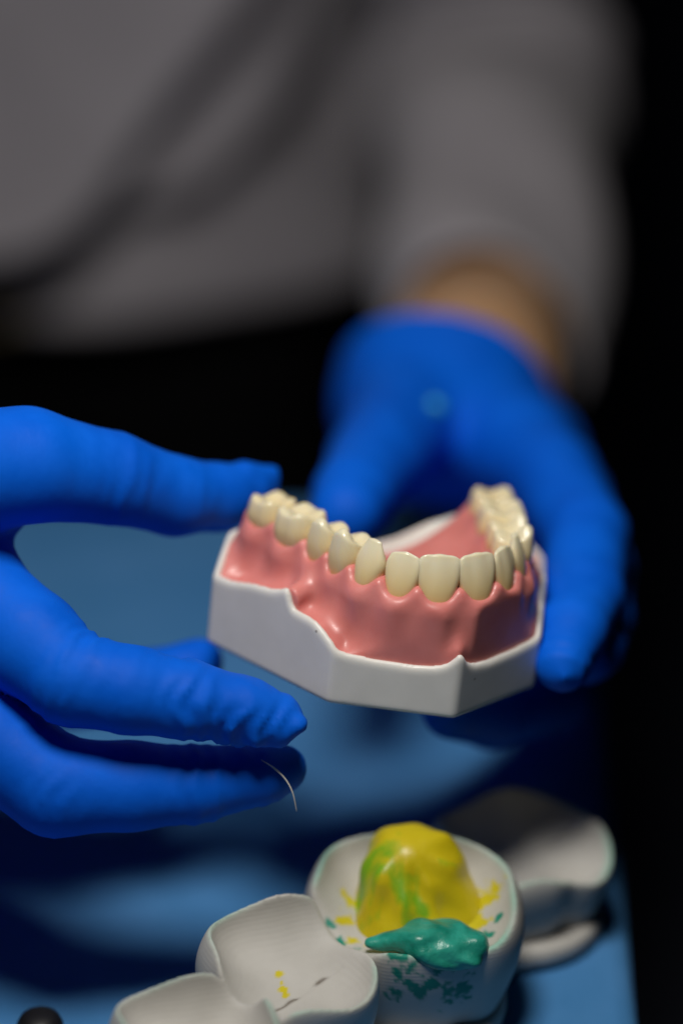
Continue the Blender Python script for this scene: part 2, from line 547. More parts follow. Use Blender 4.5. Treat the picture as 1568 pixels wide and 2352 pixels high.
ridge_w = 4.7 - 1.5*ant + 0.1*pap
palz = 17.2 + 9.5*np.clip((np.abs(gx + 0.0) / 21.0), 0, 1.2)**2 + 3.0*np.clip((20 - gy)/12.0, 0, 1)
palz = np.minimum(palz, 27)
palz = np.where(gy > 50, palz + (rimh + .2 - palz) * sstep(50, 57, gy) * 0.0, palz)
facial = sstep(-3, 3, rad)
floorz = facial * (rimh - 1.2) + (1 - facial) * palz
floorz = np.where(ins, floorz, rimh - 1.2)
for _ in range(6):
    floorz[1:-1, 1:-1] = (floorz[:-2, 1:-1] + floorz[2:, 1:-1] + floorz[1:-1, :-2] + floorz[1:-1, 2:] + 4*floorz[1:-1, 1:-1]) / 8

# tooth frames
frames = []
for i, t in enumerate(TEETH):
    tg = ext[i+2] - ext[i]; tg = tg / np.linalg.norm(tg)
    nrm = np.array([tg[1], -tg[0]])             # outward
    if nrm @ (np.array([t[1], t[2]]) - np.array([0, 40.0])) < 0: nrm = -nrm
    frames.append((np.array([t[1], t[2]]), tg, nrm))

def base_sdf(P):
    X, Y, Z = P[..., 0], P[..., 1], P[..., 2]
    d = bil(d2, X, Y); h = bil(rimh, X, Y)
    side = d
    top = Z - h
    bot = -Z
    body = smax(smax(side, top * 0.8, 1.5), bot, 1.0)
    # trough behind the rim: everything further than 2 mm inside drops
    fl = bil(floorz, X, Y) - 0.8
    inner = smax(d + 1.6, -(Z - fl), 1.0)
    return smax(body, -inner, 0.8)

def gum_sdf(P):
    X, Y, Z = P[..., 0], P[..., 1], P[..., 2]
    d = bil(d2, X, Y)
    fl = (Z - bil(floorz, X, Y)) * 0.75
    r = bil(rad, X, Y); rt = bil(ridge_top, X, Y); rw = bil(ridge_w, X, Y)
    wz = rw + 0.16 * np.clip(27 - Z, 0, 20)
    dr = np.sqrt((r)**2 + 0.01)
    ridge = smax(dr - wz, (Z - rt) * 0.8, 2.4)
    g = smin(fl, ridge, 5.0)
    for i, (c, tg, nm) in enumerate(frames):
        k = TEETH[i][0]
        out = {'m': 3.9, 'p': 3.2, 'c': 3.0, 'l': 2.3, 'i': 2.5}[k]
        rr = {'m': 3.2, 'p': 2.5, 'c': 2.9, 'l': 2.4, 'i': 2.7}[k]
        nk = TEETH[i][6]
        a = (*(c + nm * out), nk - 2.0); b = (*(c + nm * (out - 0.2)), nk - 8.5)
        g = smin(g, cone(P, a, b, rr * 0.95, rr * 0.6), 3.4)
        # collar opening for the tooth
    # labial frenum and buccal frenum ridges running to the rim peaks
    g = smin(g, cone(P, (0.9, 5.6, 18.5), (0.2, 1.9, 13.6), 0.6, 1.0), 2.2)
    for sx in (-1, 1):
        g = smin(g, cone(P, (sx * 24.5, 29.0, 21.5), (sx * 31, 25.6, 19.6), 1.0, 1.4), 4.0)
    g = smax(g, d + 1.35, 0.6)
    g = np.maximum(g, -(Z - (bil(floorz, X, Y) - 2.2)))
    # the palate plate stops short of the rear edge and leaves a white band
    g = smax(g, (Y - 53.5 - 0.02 * X * 0) , 1.0)
    for i, (c, tg, nm) in enumerate(frames):
        t = TEETH[i]
        q0 = P[..., 0] - c[0]; q1 = P[..., 1] - c[1]
        lx = q0 * tg[0] + q1 * tg[1]; ly = q0 * nm[0] + q1 * nm[1]
        a = t[3] * (0.34 if t[0] in 'mp' else 0.38); b = t[4] * 0.42
        yo = 0.2 if t[0] in 'mp' else 0.0
        sid = (np.sqrt((lx / a)**2 + ((ly - yo) / b)**2) - 1) * min(a, b)
        cut = smax(sid, -(Z - (t[6] - 0.9 + 0.55 * (lx / a)**2 * 4)), 0.8)
        g = smax(g, -cut, 0.7)
    return g

V, Q = surface(base_sdf, (-46, -3, -2), (46, 61, 29), 0.5, 2)
mesh_obj('base', V, Q, M_base, den)
V, Q = surface(gum_sdf, (-43, -1, 8), (43, 57, 33), 0.42, 2)
mesh_obj('gum', V, Q, M_gum, den)

def tooth_mesh(kind, w, d, H):
    """crown in its own frame: x along the arch, y facial, z up from 0 (buried) to H"""
    seg = 40
    V = []; Fc = []
    def ring(pts):
        s = len(V); V.extend(pts)
        return s
    rings = []
    if kind in 'ilc':
        nz = 26
        for j in range(nz + 1):
            f = j / nz
            z = H * f
            # mesio-distal half width
            a = w / 2 * (0.40 + 0.60 * math.sin(min(1, f / 0.78) * math.pi / 2) ** 0.95)
            if kind == 'c':
                a *= 1 - 0.52 * max(0, (f - 0.56) / 0.44) ** 1.9
            elif kind == 'l':
                a *= 1 - 0.14 * max(0, (f - 0.80) / 0.20) ** 2
            else:
                a *= 1 - 0.05 * max(0, (f - 0.85) / 0.15) ** 2
            # facial / lingual surfaces
            yf = d * (0.46 + 0.09 * math.sin(f * math.pi * 0.9) - 0.34 * max(0, f - 0.25) ** 1.5)
            yl = -d * (0.5 - 0.62 * f ** 1.3) - 0.02
            if yl > yf - 1.5: yl = yf - 1.5
            pts = []
            e = 2.6
            for k in range(seg):
                th = 2 * math.pi * k / seg
                cx, sx = math.cos(th), math.sin(th)
                X = a * math.copysign(abs(cx) ** (2 / e), cx)
                yy = math.copysign(abs(sx) ** (2 / 2.2), sx)
                Y = (yf + yl) / 2 + (yf - yl) / 2 * yy
                zz = z
                if f > 0.7:
                    u = X / (w / 2); g = (f - 0.7) / 0.3
                    if kind == 'i': zz += g * (0.10 * math.cos(u * 7.5) - 0.75 * abs(u) ** 3.5)
                    if kind == 'l': zz += g * (0.10 * math.cos(u * 7) - 1.1 * abs(u) ** 2.6)
                    if kind == 'c': zz += g * (-0.5 * abs(u) ** 1.3)
                # facial grooves
                if sx > 0 and f > 0.3:
                    Y += 0.10 * math.cos(X / w * 4 * math.pi) * sx * min(1, (f - .3) * 3)
                pts.append((X, Y, zz))
            rings.append(ring(pts))
        # rounded incisal cap
        last = V[rings[-1]:rings[-1] + seg]
        cy = sum(p[1] for p in last) / seg
        for sc, dz in ((0.90, 0.28), (0.70, 0.47), (0.4, 0.56), (0.12, 0.58)):
            rings.append(ring([(p[0] * (1 - (1 - sc) * 0.35), cy + (p[1] - cy) * sc, p[2] + dz) for p in last]))
    else:
        cusps = ([(-.27, .29, 1.35), (.27, .29, 1.2), (-.27, -.31, 0.95), (.27, -.31, 0.85)] if kind == 'm'
                 else [(0, .30, 2.5), (0.0, -.33, 0.7)])
        def occ(X, Y):
            u, v = X / w, Y / d
            z = -2.0
            for (cx, cy, hh) in cusps:
                z += (hh + 1.25) * math.exp(-(((u - cx) / (.27 if kind == 'm' else .36)) ** 2 + ((v - cy) / .25) ** 2))
            z += 0.55 * math.exp(-((abs(u) - .44) / .08) ** 2) * math.exp(-(v / .3) ** 2)
            z -= 0.25 * math.exp(-(v / .035) ** 2) * (abs(u) < .38)
            return z
        nz = 14
        for j in range(nz + 1):
            f = j / nz
            z = (H - 1.6) * f
            bul = 0.56 + 0.44 * math.sin(min(1, f / .74) * math.pi / 2) - 0.16 * max(0, (f - .6) / .4) ** 1.6
            pts = []
            for k in range(seg):
                th = 2 * math.pi * k / seg
                cx, sx = math.cos(th), math.sin(th)
                e = 2.9
                X = w / 2 * bul * math.copysign(abs(cx) ** (2 / e), cx)
                Y = d / 2 * (0.35 + 0.65 * bul) * math.copysign(abs(sx) ** (2 / e), sx)
                # buccal groove between cusps
                if kind == 'm': Y *= 1 - 0.07 * math.exp(-(X / (w * .08)) ** 2) * f
                zz = z
                if f > 0.6:
                    zz += ((f - .6) / .4) * 0.9 * (occ(X * .8, Y * .8))
                pts.append((X, Y, zz))
            rings.append(ring(pts))
        last = V[rings[-1]:rings[-1] + seg]
        for sc in (0.95, 0.88, 0.80, 0.70, 0.60, 0.5, 0.4, 0.3, 0.2, 0.1, 0.02):
            pts = []
            for p in last:
                X, Y = p[0] * sc, p[1] * sc
                zt = H - 1.6 + 1.25 * occ(X, Y) * .9 + 0.5
                b = min(1, (1 - sc) / 0.2)
                pts.append((X, Y, p[2] * (1 - b) + zt * b + 0.35 * math.sin(min(1, b) * math.pi)))
            rings.append(ring(pts))
    for a, b in zip(rings[:-1], rings[1:]):
        for k in range(seg):
            Fc.append((a + k, a + (k + 1) % seg, b + (k + 1) % seg, b + k))
    Fc.append(tuple(rings[-1] + k for k in range(seg)))
    Fc.append(tuple(rings[0] + k for k in range(seg))[::-1])
    return V, Fc

for i, t in enumerate(TEETH):
    c, tg, nm = frames[i]
    k, w_, d_, top = t[0], t[3], t[4], t[5]
    z0 = t[6] - 3.2
    Vt, Ft = tooth_mesh(k, w_ * (1.05 if k in 'mp' else 1.02), d_ * 1.05, top - z0)
    o = mesh_obj('tooth', Vt, Ft, M_tooth, den)
    lean = {'i': 0.16, 'l': 0.14, 'c': 0.12, 'p': 0.05, 'm': 0.0}[k]
    ex = np.array([nm[1], -nm[0], 0.0])          # x axis so that (ex, nm, z) is right handed
    ez = np.array([-nm[0] * lean, -nm[1] * lean, 1.0]); ez /= np.linalg.norm(ez)
    ey = np.cross(ez, ex)
    jit = rng.normal(0, 0.02)
    org = np.array([c[0], c[1], z0]) + np.array([nm[0], nm[1], 0]) * (lean * 4.5 - 0.3)
    o.matrix_local = Matrix([[ex[r], ey[r], ez[r], org[r] * 0.001] for r in range(3)] + [[0, 0, 0, 1]]) @ Matrix.Rotation(jit, 4, 'Y')
    sm = o.modifiers.new('smooth', 'SUBSURF'); sm.levels = 1; sm.render_levels = 1

# ------------------------------------------------------------------ person: body, coat, trousers, gloves
person = empty('person', (-0.148, 1.12, -0.74))
tag(person, 'person in a pale coat and blue gloves holding out the denture', 'person')

SH_L = np.array([45.0, 1105, 470]); SH_R = np.array([-341.0, 1105, 470])
EL_L = px(1135, 150, 1.03); CU_L = px(1110, 790, 0.84); WR_L = px(1075, 872, 0.742)
EL_R = np.array([-405.0, 900.0, 150.0]); WR_R = np.array([-190.0, 610.0, 150.0])

def body_sdf(P):
    g = ellipsoid(P, (-148, 1128, 240), (148, 92, 360))
    g = smin(g, cone(P, (-300, 1115, 440), (4, 1115, 440), 55, 55), 60)
    for sh, el, wr in ((SH_L, EL_L, WR_L), (SH_R, EL_R, WR_R)):
        mid_ = CU_L if sh is SH_L else el + (wr - el) * 0.6
        arm = smin(cone(P, sh, el, 40, 31), cone(P, el, el + (mid_ - el) * 0.5, 31, 32), 8)
        arm = smin(arm, cone(P, el + (mid_ - el) * 0.5, mid_, 35, 29), 12)
        arm = smin(arm, cone(P, mid_, wr, 31, 28), 12)
        g = smin(g, arm, 20)
    # wrists run on into the gloves
    g = smin(g, cone(P, WR_L, px(1010, 930, 0.70), 27, 20), 8)
    g = smin(g, cone(P, WR_R, (-160, 572, 147), 25, 20), 8)
    return g
V, Q = surface(body_sdf, (-480, 540, -140), (120, 1240, 620), 7.0, 2)
o = mesh_obj('body', V, Q, M_skin); keep_world(o, person)

# coat: torso shell with folds + two sleeves
def poly_sd(pts, X, Z):
    """signed distance to an open polyline in (x,z); + on the upper-left side"""
    best = np.full(X.shape, 1e9); sgn = np.ones(X.shape)
    for a, b in zip(pts[:-1], pts[1:]):
        ab = b - a
        t = np.clip(((X-a[0])*ab[0]+(Z-a[1])*ab[1])/(ab@ab), 0, 1)
        qx = X-a[0]-t*ab[0]; qz = Z-a[1]-t*ab[1]
        d = np.hypot(qx, qz); m = d < best
        best[m] = d[m]; sgn[m] = np.sign(ab[0]*qz-ab[1]*qx)[m]
    return best * sgn
def fold_line(pxs, Y=1015.0):
    return np.array([px_y(u, v, Y)[[0, 2]] for u, v in pxs])
L1 = fold_line([(-500, 420), (-100, 450), (60, 450), (170, 415), (255, 340), (320, 240), (420, 110), (560, -40), (700, -250)])
L2 = fold_line([(-500, 500), (0, 515), (250, 430), (480, 350), (640, 230), (740, 80), (800, -150)])
def coat_torso():
    nth, nzz = 260, 170
    hemz = px_y(400, 712, 1010)[2]
    zs = np.linspace(hemz, 520, nzz)
    th = np.linspace(0, 2*np.pi, nth, endpoint=False)
    T, Z = np.meshgrid(th, zs)
    sh = sstep(400, 520, Z)
    ax = 170 + 12*np.exp(-((Z-hemz)/80)**2) - 70*sh
    ay = 108 + 10*np.exp(-((Z-hemz)/80)**2) - 55*sh
    X = -148 + ax*np.sign(np.cos(T))*np.abs(np.cos(T))**0.85
    Y = 1125 + ay*np.sin(T)
    front = np.clip(-np.sin(T), 0, 1)
    d1 = poly_sd(L1, X, Z); d2_ = poly_sd(L2, X, Z)
    disp = 84*np.exp(-np.clip(d1, 0, 400)/95)*sstep(-28, 2, d1)
    disp = disp + 62*np.exp(-np.clip(d2_, 0, 400)/36)*sstep(-26, 3, d2_)*(1-sstep(-30, -8, d1))
    disp = disp - 10*np.exp(-((d2_+14)/16)**2)
    # hem band swings forward
    disp = disp + 16*np.exp(-((Z-hemz-4)/22)**2)
    disp = disp + 3*np.sin(X*.05+Z*.02)+2*np.sin(X*.021-Z*.06)
    # recess beside the arm
    disp = disp - 60*np.exp(-((X-5)/30)**2)*sstep(420, 300, Z)*sstep(hemz, hemz+70, Z)
    Y = Y - disp*front
    V = np.stack([X, Y, Z], -1).reshape(-1, 3)
    Fc = []
    for j in range(nzz-1):
        for i in range(nth):
            Fc.append((j*nth+i, j*nth+(i+1) % nth, (j+1)*nth+(i+1) % nth, (j+1)*nth+i))
    # inward hem
    n0 = len(V)
    hem = V[:nth].copy(); hem[:, 0] = -148+(hem[:, 0]+148)*.97; hem[:, 1] = 1125+(hem[:, 1]-1125)*.96
    hem2 = hem.copy(); hem2[:, 2] += 60
    V = np.vstack([V, hem, hem2])
    for i in range(nth):
        Fc.append((n0+i, n0+(i+1) % nth, (i+1) % nth, i))
        Fc.append((n0+nth+i, n0+nth+(i+1) % nth, n0+(i+1) % nth, n0+i))
    Fc.append(tuple(range((nzz-1)*nth, nzz*nth)))
    return V, Fc

def tube(path, radii, seg=48, wr=None, hollow=4.0):
    """swept tube with rolled open end; wr(s, th) gives a radial offset"""
    path = np.asarray(path, float)
    # smooth path by Catmull-Rom
    Q = np.vstack([2*path[0]-path[1], path, 2*path[-1]-path[-2]])
    R = np.r_[radii[0], radii, radii[-1]]
    pts = []; rs = []
    for i in range(1, len(Q)-2):
        for k in range(26):
            t = k/26; p0, p1, p2, p3 = Q[i-1:i+3]
            pts.append(.5*((2*p1)+(-p0+p2)*t+(2*p0-5*p1+4*p2-p3)*t*t+(-p0+3*p1-3*p2+p3)*t**3))
            rs.append(R[i]*(1-t)+R[i+1]*t)
    pts.append(path[-1]); rs.append(radii[-1])
    pts = np.array(pts); n = len(pts)
    tan = np.gradient(pts, axis=0); tan /= np.linalg.norm(tan, axis=1, keepdims=True)
    up = np.array([0, 0, 1.0]) if abs(tan[0][2]) < .9 else np.array([0, 1.0, 0])
    u = np.cross(tan[0], up); u /= np.linalg.norm(u)
    V = []
    frames_ = []
    for i in range(n):
        u = u-tan[i]*(u@tan[i]); u /= np.linalg.norm(u)
        v = np.cross(tan[i], u); frames_.append((u.copy(), v))
        for k in range(seg):
            a = 2*math.pi*k/seg
            r = rs[i]+(wr(i/(n-1), a) if wr else 0)
            V.append(pts[i]+r*(math.cos(a)*u+math.sin(a)*v))
    u, v = frames_[-1]
    for off, back in ((-hollow*.5, -1.5), (-hollow, 0), (-hollow-1, 30)):
        for k in range(seg):
            a = 2*math.pi*k/seg
            r = rs[-1]+off+(wr(1, a) if wr else 0)
            V.append(pts[-1]-tan[-1]*back+r*(math.cos(a)*u+math.sin(a)*v))
    n2 = n+3
    Fc = [(i*seg+k, i*seg+(k+1) % seg, (i+1)*seg+(k+1) % seg, (i+1)*seg+k) for i in range(n2-1) for k in range(seg)]
    Fc.append(tuple(range(seg))[::-1])
    return np.array(V), Fc

def sleeve_wrinkle(s, a):
    e = math.exp(-((s-.47)/.14)**2)
    return 6.5*e*math.sin(s*75+1.2*math.sin(a))+3*math.sin(s*23+a*2)+2*math.sin(a*3+s*9)
Vt, Ft = coat_torso()
parts = [(Vt, Ft)]
parts.append(tube([SH_L, (SH_L+EL_L)/2+[4, -8, 0], EL_L+[0, 6, 6], (EL_L+CU_L)/2, CU_L], [58, 54, 50, 43, 38], wr=sleeve_wrinkle))
parts.append(tube([SH_R, (SH_R+EL_R)/2, EL_R+[-4, 6, 6], EL_R+(WR_R-EL_R)*.45, EL_R+(WR_R-EL_R)*.8], [58, 54, 50, 45, 41], wr=sleeve_wrinkle))
VV = []; FF = []; off = 0
for v_, f_ in parts:
    VV.append(np.asarray(v_)); FF += [tuple(q+off for q in f) for f in f_]; off += len(v_)
coat = mesh_obj('coat', np.vstack(VV), FF, M_coat); keep_world(coat, person)
# brass buttons down the coat front (sub-parts)
def button(u, v, Y=985.0, r=9.0):
    c = px_y(u, v, Y)
    V = []; Fc = []
    prof = [(r*.99, 6), (r, 1), (r*.95, -1.2), (r*.8, -2.2), (r*.7, -1.6), (r*.35, -1.5), (0.05, -1.5)]
    for (rr, dy) in prof:
        for k in range(24):
            a = 2*math.pi*k/24
            V.append((c[0]+rr*math.cos(a), c[1]+dy, c[2]+rr*math.sin(a)))
    for i in range(len(prof)-1):
        for k in range(24):
            Fc.append((i*24+k, i*24+(k+1) % 24, (i+1)*24+(k+1) % 24, (i+1)*24+k))
    o = mesh_obj('button', V, Fc, M_button)
    o.parent = coat
    o.matrix_parent_inverse = Matrix.Translation(-Vector(person.location)).inverted() @ Matrix.Translation(-Vector(person.location))
button(-12, 125, 985, 8.5)
button(2, 715, 990, 8.5)

def trousers_sdf(P):
    g = ellipsoid(P, (-148, 1130, 40), (150, 95, 150))
    for sx in (-1, 1):
        g = smin(g, cone(P, (-148+sx*72, 1130, 0), (-148+sx*80, 1120, -735), 78, 60), 40)
    return np.maximum(g, -(P[..., 2] + 738))
V, Q = surface(trousers_sdf, (-340, 1000, -750), (50, 1250, 210), 14.0, 2)
o = mesh_obj('trousers', V, Q, M_trouser); keep_world(o, person)

# ---- gloves
def chain_sdf(P, pts, rs, k=2.0):
    d = None
    for i in range(len(pts)-1):
        c = cone(P, pts[i], pts[i+1], rs[i], rs[i+1])
        d = c if d is None else smin(d, c, k)
    return d

def glove(name, fingers, palm_fn, lo, hi, h, wrinkles, kp=9.0):
    def fn(P):
        f = None
        for pts, rs in fingers:
            c = chain_sdf(P, pts, rs)
            f = c if f is None else smin(f, c, 0.5)
        return smin(f, palm_fn(P), kp)
    V, Q = surface(fn, lo, hi, h, 2)
    N = normals(V, Q)
    disp = np.zeros(len(V))
    for (c, axis, sig, amp, wl, reach) in wrinkles:
        q = V-np.asarray(c); ax = np.asarray(axis)/np.linalg.norm(axis)
        al = q@ax; dist = np.linalg.norm(q, axis=1)
        sel = np.where(dist < reach*1.6)[0]
        for i in sel:
            p = V[i]
            n1 = noise.noise(Vector(p*0.12)); n2 = noise.noise(Vector(p*0.05+7))
            wv = math.sin(2*math.pi*al[i]/wl+4.5*n1+2*n2)
            wv = 1-2*abs(math.sin(0.5*(2*math.pi*al[i]/wl+4.5*n1+2*n2)))**0.7
            disp[i] += 1.35*amp*wv*(0.45+0.9*n2+0.5*n1)*math.exp(-(al[i]/sig)**2)*math.exp(-(dist[i]/reach)**4)
    V = V+N*disp[:, None]
    V = laplace(V, Q, 0.5)
    o = mesh_obj(name, V, Q, M_glove); keep_world(o, person)
    return o

# hand at the left of the picture: palm up, thumb over, index nearest
# (joint lists run knuckle -> tip)
H1 = dict(
    thumb=([px(-330, 1290, .525), px(-120, 1085, .522), px(60, 1068, .530), px(255, 1098, .541), px(400, 1140, .551), px(505, 1142, .559), px(575, 1125, .563)], [15, 14.0, 12.6, 10.3, 9.0, 7.8, 5.2]),
    index=([px(-200, 1560, .532), px(-40, 1690, .530), px(130, 1808, .528), px(300, 1806, .530), px(450, 1802, .532), px(600, 1778, .534), px(650, 1766, .535)], [11.5, 11.5, 10.8, 9.7, 8.6, 6.8, 5.4]),
    middle=([px(-210, 1250, .545), px(-60, 1370, .533), px(70, 1478, .526), px(165, 1558, .521), px(300, 1585, .520), px(430, 1608, .521), px(560, 1636, .523), px(632, 1652, .524)], [12, 12, 11.4, 10.2, 9.4, 8.5, 7.6, 6.2]),
    ring=([px(-180, 1330, .575), px(40, 1500, .566), px(200, 1580, .563), px(360, 1570, .565), px(440, 1535, .567), px(462, 1518, .568)], [10.5, 10, 9.2, 8.0, 6.4, 5.2]),
    pinky=([px(-180, 1400, .592), px(20, 1540, .588), px(160, 1600, .585), px(280, 1605, .584), px(350, 1590, .583)], [9, 8.5, 7.6, 6.6, 5.4]))
PALM1 = [px(-200, 1560, .532), px(-210, 1250, .545), px(-180, 1330, .575), px(-180, 1400, .592)]
def palm1(P):
    wr = np.array([-160.0, 572, 147]); w2 = WR_R+(WR_R-wr)*0.35
    g = None
    for k in PALM1:
        c = cone(P, wr, k, 19, 12.5)
        g = c if g is None else smin(g, c, 12)
    g = smin(g, cone(P, wr, px(-330, 1290, .525), 20, 16), 10)
    g = smin(g, cone(P, wr, w2, 22, 28.5), 10)
    # web between thumb and fingers
    g = smin(g, cone(P, px(-200, 1180, .53), px(-120, 1300, .535), 10, 10), 14)
    g = smin(g, cone(P, px(-70, 1215, .535), px(20, 1205, .54), 6, 2.2), 5)
    cut = (P-(w2-(w2-wr)/np.linalg.norm(w2-wr)*12)) @ ((w2-wr)/np.linalg.norm(w2-wr)).astype(np.float32)
    return np.maximum(g, cut)
mid = H1['middle'][0]; ind = H1['index'][0]; thb = H1['thumb'][0]
wr1 = [
    (mid[3], mid[4]-mid[2], 6, 0.9, 4.2, 14), (mid[5], mid[5]-mid[4], 10, 1.0, 4.8, 13), (mid[6]+[0, -4, -2], mid[6]-mid[5]+[0, 0, 3], 9, 1.0, 4.8, 11),
    (mid[7], mid[7]-mid[6]+[0, 0, -4], 6, 1.0, 4.0, 9), (mid[4], mid[4]-mid[3], 10, 0.3, 5.0, 14),
    (ind[2], ind[3]-ind[1], 7, 0.5, 4.2, 15), (ind[4], ind[5]-ind[3], 8, 0.4, 4.5, 12), (ind[5], ind[5]-ind[4], 6, 0.6, 3.6, 9),
    (thb[3], thb[4]-thb[2], 7, 0.26, 5.0, 15), (thb[4]+[3, 0, 0], thb[5]-thb[3], 5, 0.15, 4.0, 12)]
# pinched empty tip of the glove on the middle finger
H1['nub'] = ([px(640, 1668, .522), px(682, 1664, .521)], [5.2, 2.6])
H1['thumb_end'] = ([px(560, 1095, .561), px(622, 1090, .566), px(620, 1125, .566)], [4.0, 2.0, 2.2])
glove('glove', list(H1.values()), palm1, (-250, 415, 75), (0, 700, 235), 1.05, wr1)

# hand at the right: wrist behind, thumb over the palate, fingers round the right side and below
H2 = dict(
    thumb=([px(985, 930, .700), px(925, 975, .672), px(862, 1062, .634), px(812, 1140, .603), px(795, 1178, .590)], [18, 15.5, 12.4, 10.2, 8.8]),
    index=([px(1190, 1030, .668), px(1270, 1100, .640), px(1345, 1230, .600), px(1340, 1370, .572), px(1312, 1450, .556), px(1292, 1525, .546)], [13, 12, 10.4, 9.4, 8.2, 6.6]),
    middle=([px(1220, 1045, .690), px(1300, 1150, .660), px(1362, 1310, .622), px(1368, 1420, .592), px(1358, 1480, .577), px(1348, 1508, .571)], [12.5, 11.5, 10, 9, 8, 6.8]),
    ring=([px(1205, 1070, .712), px(1300, 1260, .675), px(1330, 1460, .635), px(1270, 1600, .600), px(1130, 1640, .578), px(1035, 1632, .566)], [12, 11, 9.6, 9.2, 8.4, 7.0]),
    pinky=([px(1195, 1070, .725), px(1270, 1300, .690), px(1270, 1480, .655), px(1150, 1580, .625), px(1040, 1590, .608), px(980, 1575, .600)], [10.5, 9.5, 8.4, 7.8, 7.0, 6.0]))
def palm2(P):
    g = None
    c0 = px(1005, 925, .708)
    for k, r in ((px(1190, 1030, .668), 13.5), (px(1220, 1045, .690), 14), (px(1205, 1070, .712), 14), (px(1185, 1080, .725), 13)):
        c = cone(P, c0, k, 24, r)
        g = c if g is None else smin(g, c, 12)
    g = smin(g, cone(P, c0, px(985, 930, .700), 22, 18), 10)
    # web from thumb to index
    g = smin(g, cone(P, px(1030, 985, .690), px(1190, 1035, .672), 10, 10), 8)
    w2 = WR_L+(WR_L-c0)*0.25
    g = smin(g, cone(P, c0, w2, 26, 31), 10)
    ax = (w2-c0)/np.linalg.norm(w2-c0)
    cn = ax+np.array([-.12, 0, .75]); cn /= np.linalg.norm(cn)
    cd = (P-px(1008, 950, .728)) @ cn.astype(np.float32)
    return np.minimum(np.maximum(g, cd), np.sqrt(g*g+cd*cd)-1.5)
ix = H2['index'][0]; md = H2['middle'][0]
wr2 = [(ix[4], ix[5]-ix[3], 8, 0.4, 4.0, 12), (ix[5], ix[5]-ix[4], 6, 0.8, 3.6, 9), (md[4], md[5]-md[3], 8, 0.5, 4.0, 12), (md[5]+[3, -4, 0], md[5]-md[4], 7, 0.9, 3.6, 10),
       (ix[2], ix[3]-ix[1], 9, 0.4, 5.0, 14)]
g2 = glove('glove', list(H2.values()), palm2, (-30, 450, 55), (125, 775, 260), 1.4, wr2)

# turquoise blob added for the bright spot on the back of the right glove
def spot_blob():
    V = np.array([v.co for v in g2.data.vertices])*1000.0
    d = V-CAM; z = d@FWD
    u = 784+KPX*(d@RIGHT)/z; v = 1176-KPX*(d@UP)/z
    near = np.where(np.hypot(u-1010, v-932) < 14)[0]
    c = V[near[np.argmin(z[near])]]
    Vs = []; Fs = []
    for i in range(7):
        for k in range(14):
            a = 2*math.pi*k/14; b = math.pi*(i/6)
            r = 3.0*(1+.12*math.sin(3*a+i)); Vs.append(c+np.array([r*math.sin(b)*math.cos(a), 1.6*math.cos(b)*1.0, r*.8*math.sin(b)*math.sin(a)]))
    for i in range(6):
        for k in range(14):
            Fs.append((i*14+k, i*14+(k+1) % 14, (i+1)*14+(k+1) % 14, (i+1)*14+k))
    o = mesh_obj('bright_spot', Vs, Fs, M_bright_spot)
    tag(o, 'small pale turquoise blob for the bright spot on the back of the blurred glove', 'bright spot')
M_bright_spot = mat('turquoise_spot', (0.03, 0.38, 0.62), 0.4, 0.4)
bump(M_bright_spot, 500, 0.2)
spot_blob()

# ------------------------------------------------------------------ pale fibre stuck on the glove
def fibre():
    P = np.array([px(600, 1746, .5275), px(630, 1765, .5265), px(655, 1790, .526), px(672, 1822, .5265), px(681, 1864, .528)])
    Q = np.vstack([2*P[0]-P[1], P, 2*P[-1]-P[-2]]); pts = []
    for i in range(1, len(Q)-2):
        for k in range(8):
            t = k/8; p0, p1, p2, p3 = Q[i-1:i+3]
            pts.append(.5*((2*p1)+(-p0+p2)*t+(2*p0-5*p1+4*p2-p3)*t*t+(-p0+3*p1-3*p2+p3)*t**3))
    pts.append(P[-1]); pts = np.array(pts); n = len(pts)
    tan = np.gradient(pts, axis=0); V = []; Fc = []
    for i in range(n):
        f = i/(n-1); r = 0.24*min(1, .25+f*2.5)*(1-.72*f**2)
        t_ = tan[i]/np.linalg.norm(tan[i]); u = np.cross(t_, [0, 1, 0]); u /= np.linalg.norm(u); v = np.cross(t_, u)
        for k in range(8):
            a = k*math.pi/4; V.append(pts[i]+r*(math.cos(a)*u+math.sin(a)*v))
    for i in range(n-1):
        for k in range(8):
            Fc.append((i*8+k, i*8+(k+1) % 8, (i+1)*8+(k+1) % 8, (i+1)*8+k))
    Fc.append(tuple(range(8))[::-1]); Fc.append(tuple((n-1)*8+k for k in range(8)))
    o = mesh_obj('fibre', V, Fc, M_fibre)
    tag(o, 'thin pale curved fibre hanging from the lower gloved finger', 'fibre')
fibre()

# ------------------------------------------------------------------ enlarged teeth model with wax
blk = empty('tooth_carving_model', tuple(px_z(800, 2330, TZ)*0.001))
tag(blk, 'row of large white hollowed teeth with yellow and green wax, on the blue drape', 'dental model')

def super_r(X, Y, a, b, n):
    return ((np.abs(X)/a)**n+(np.abs(Y)/b)**n)**(1/n)

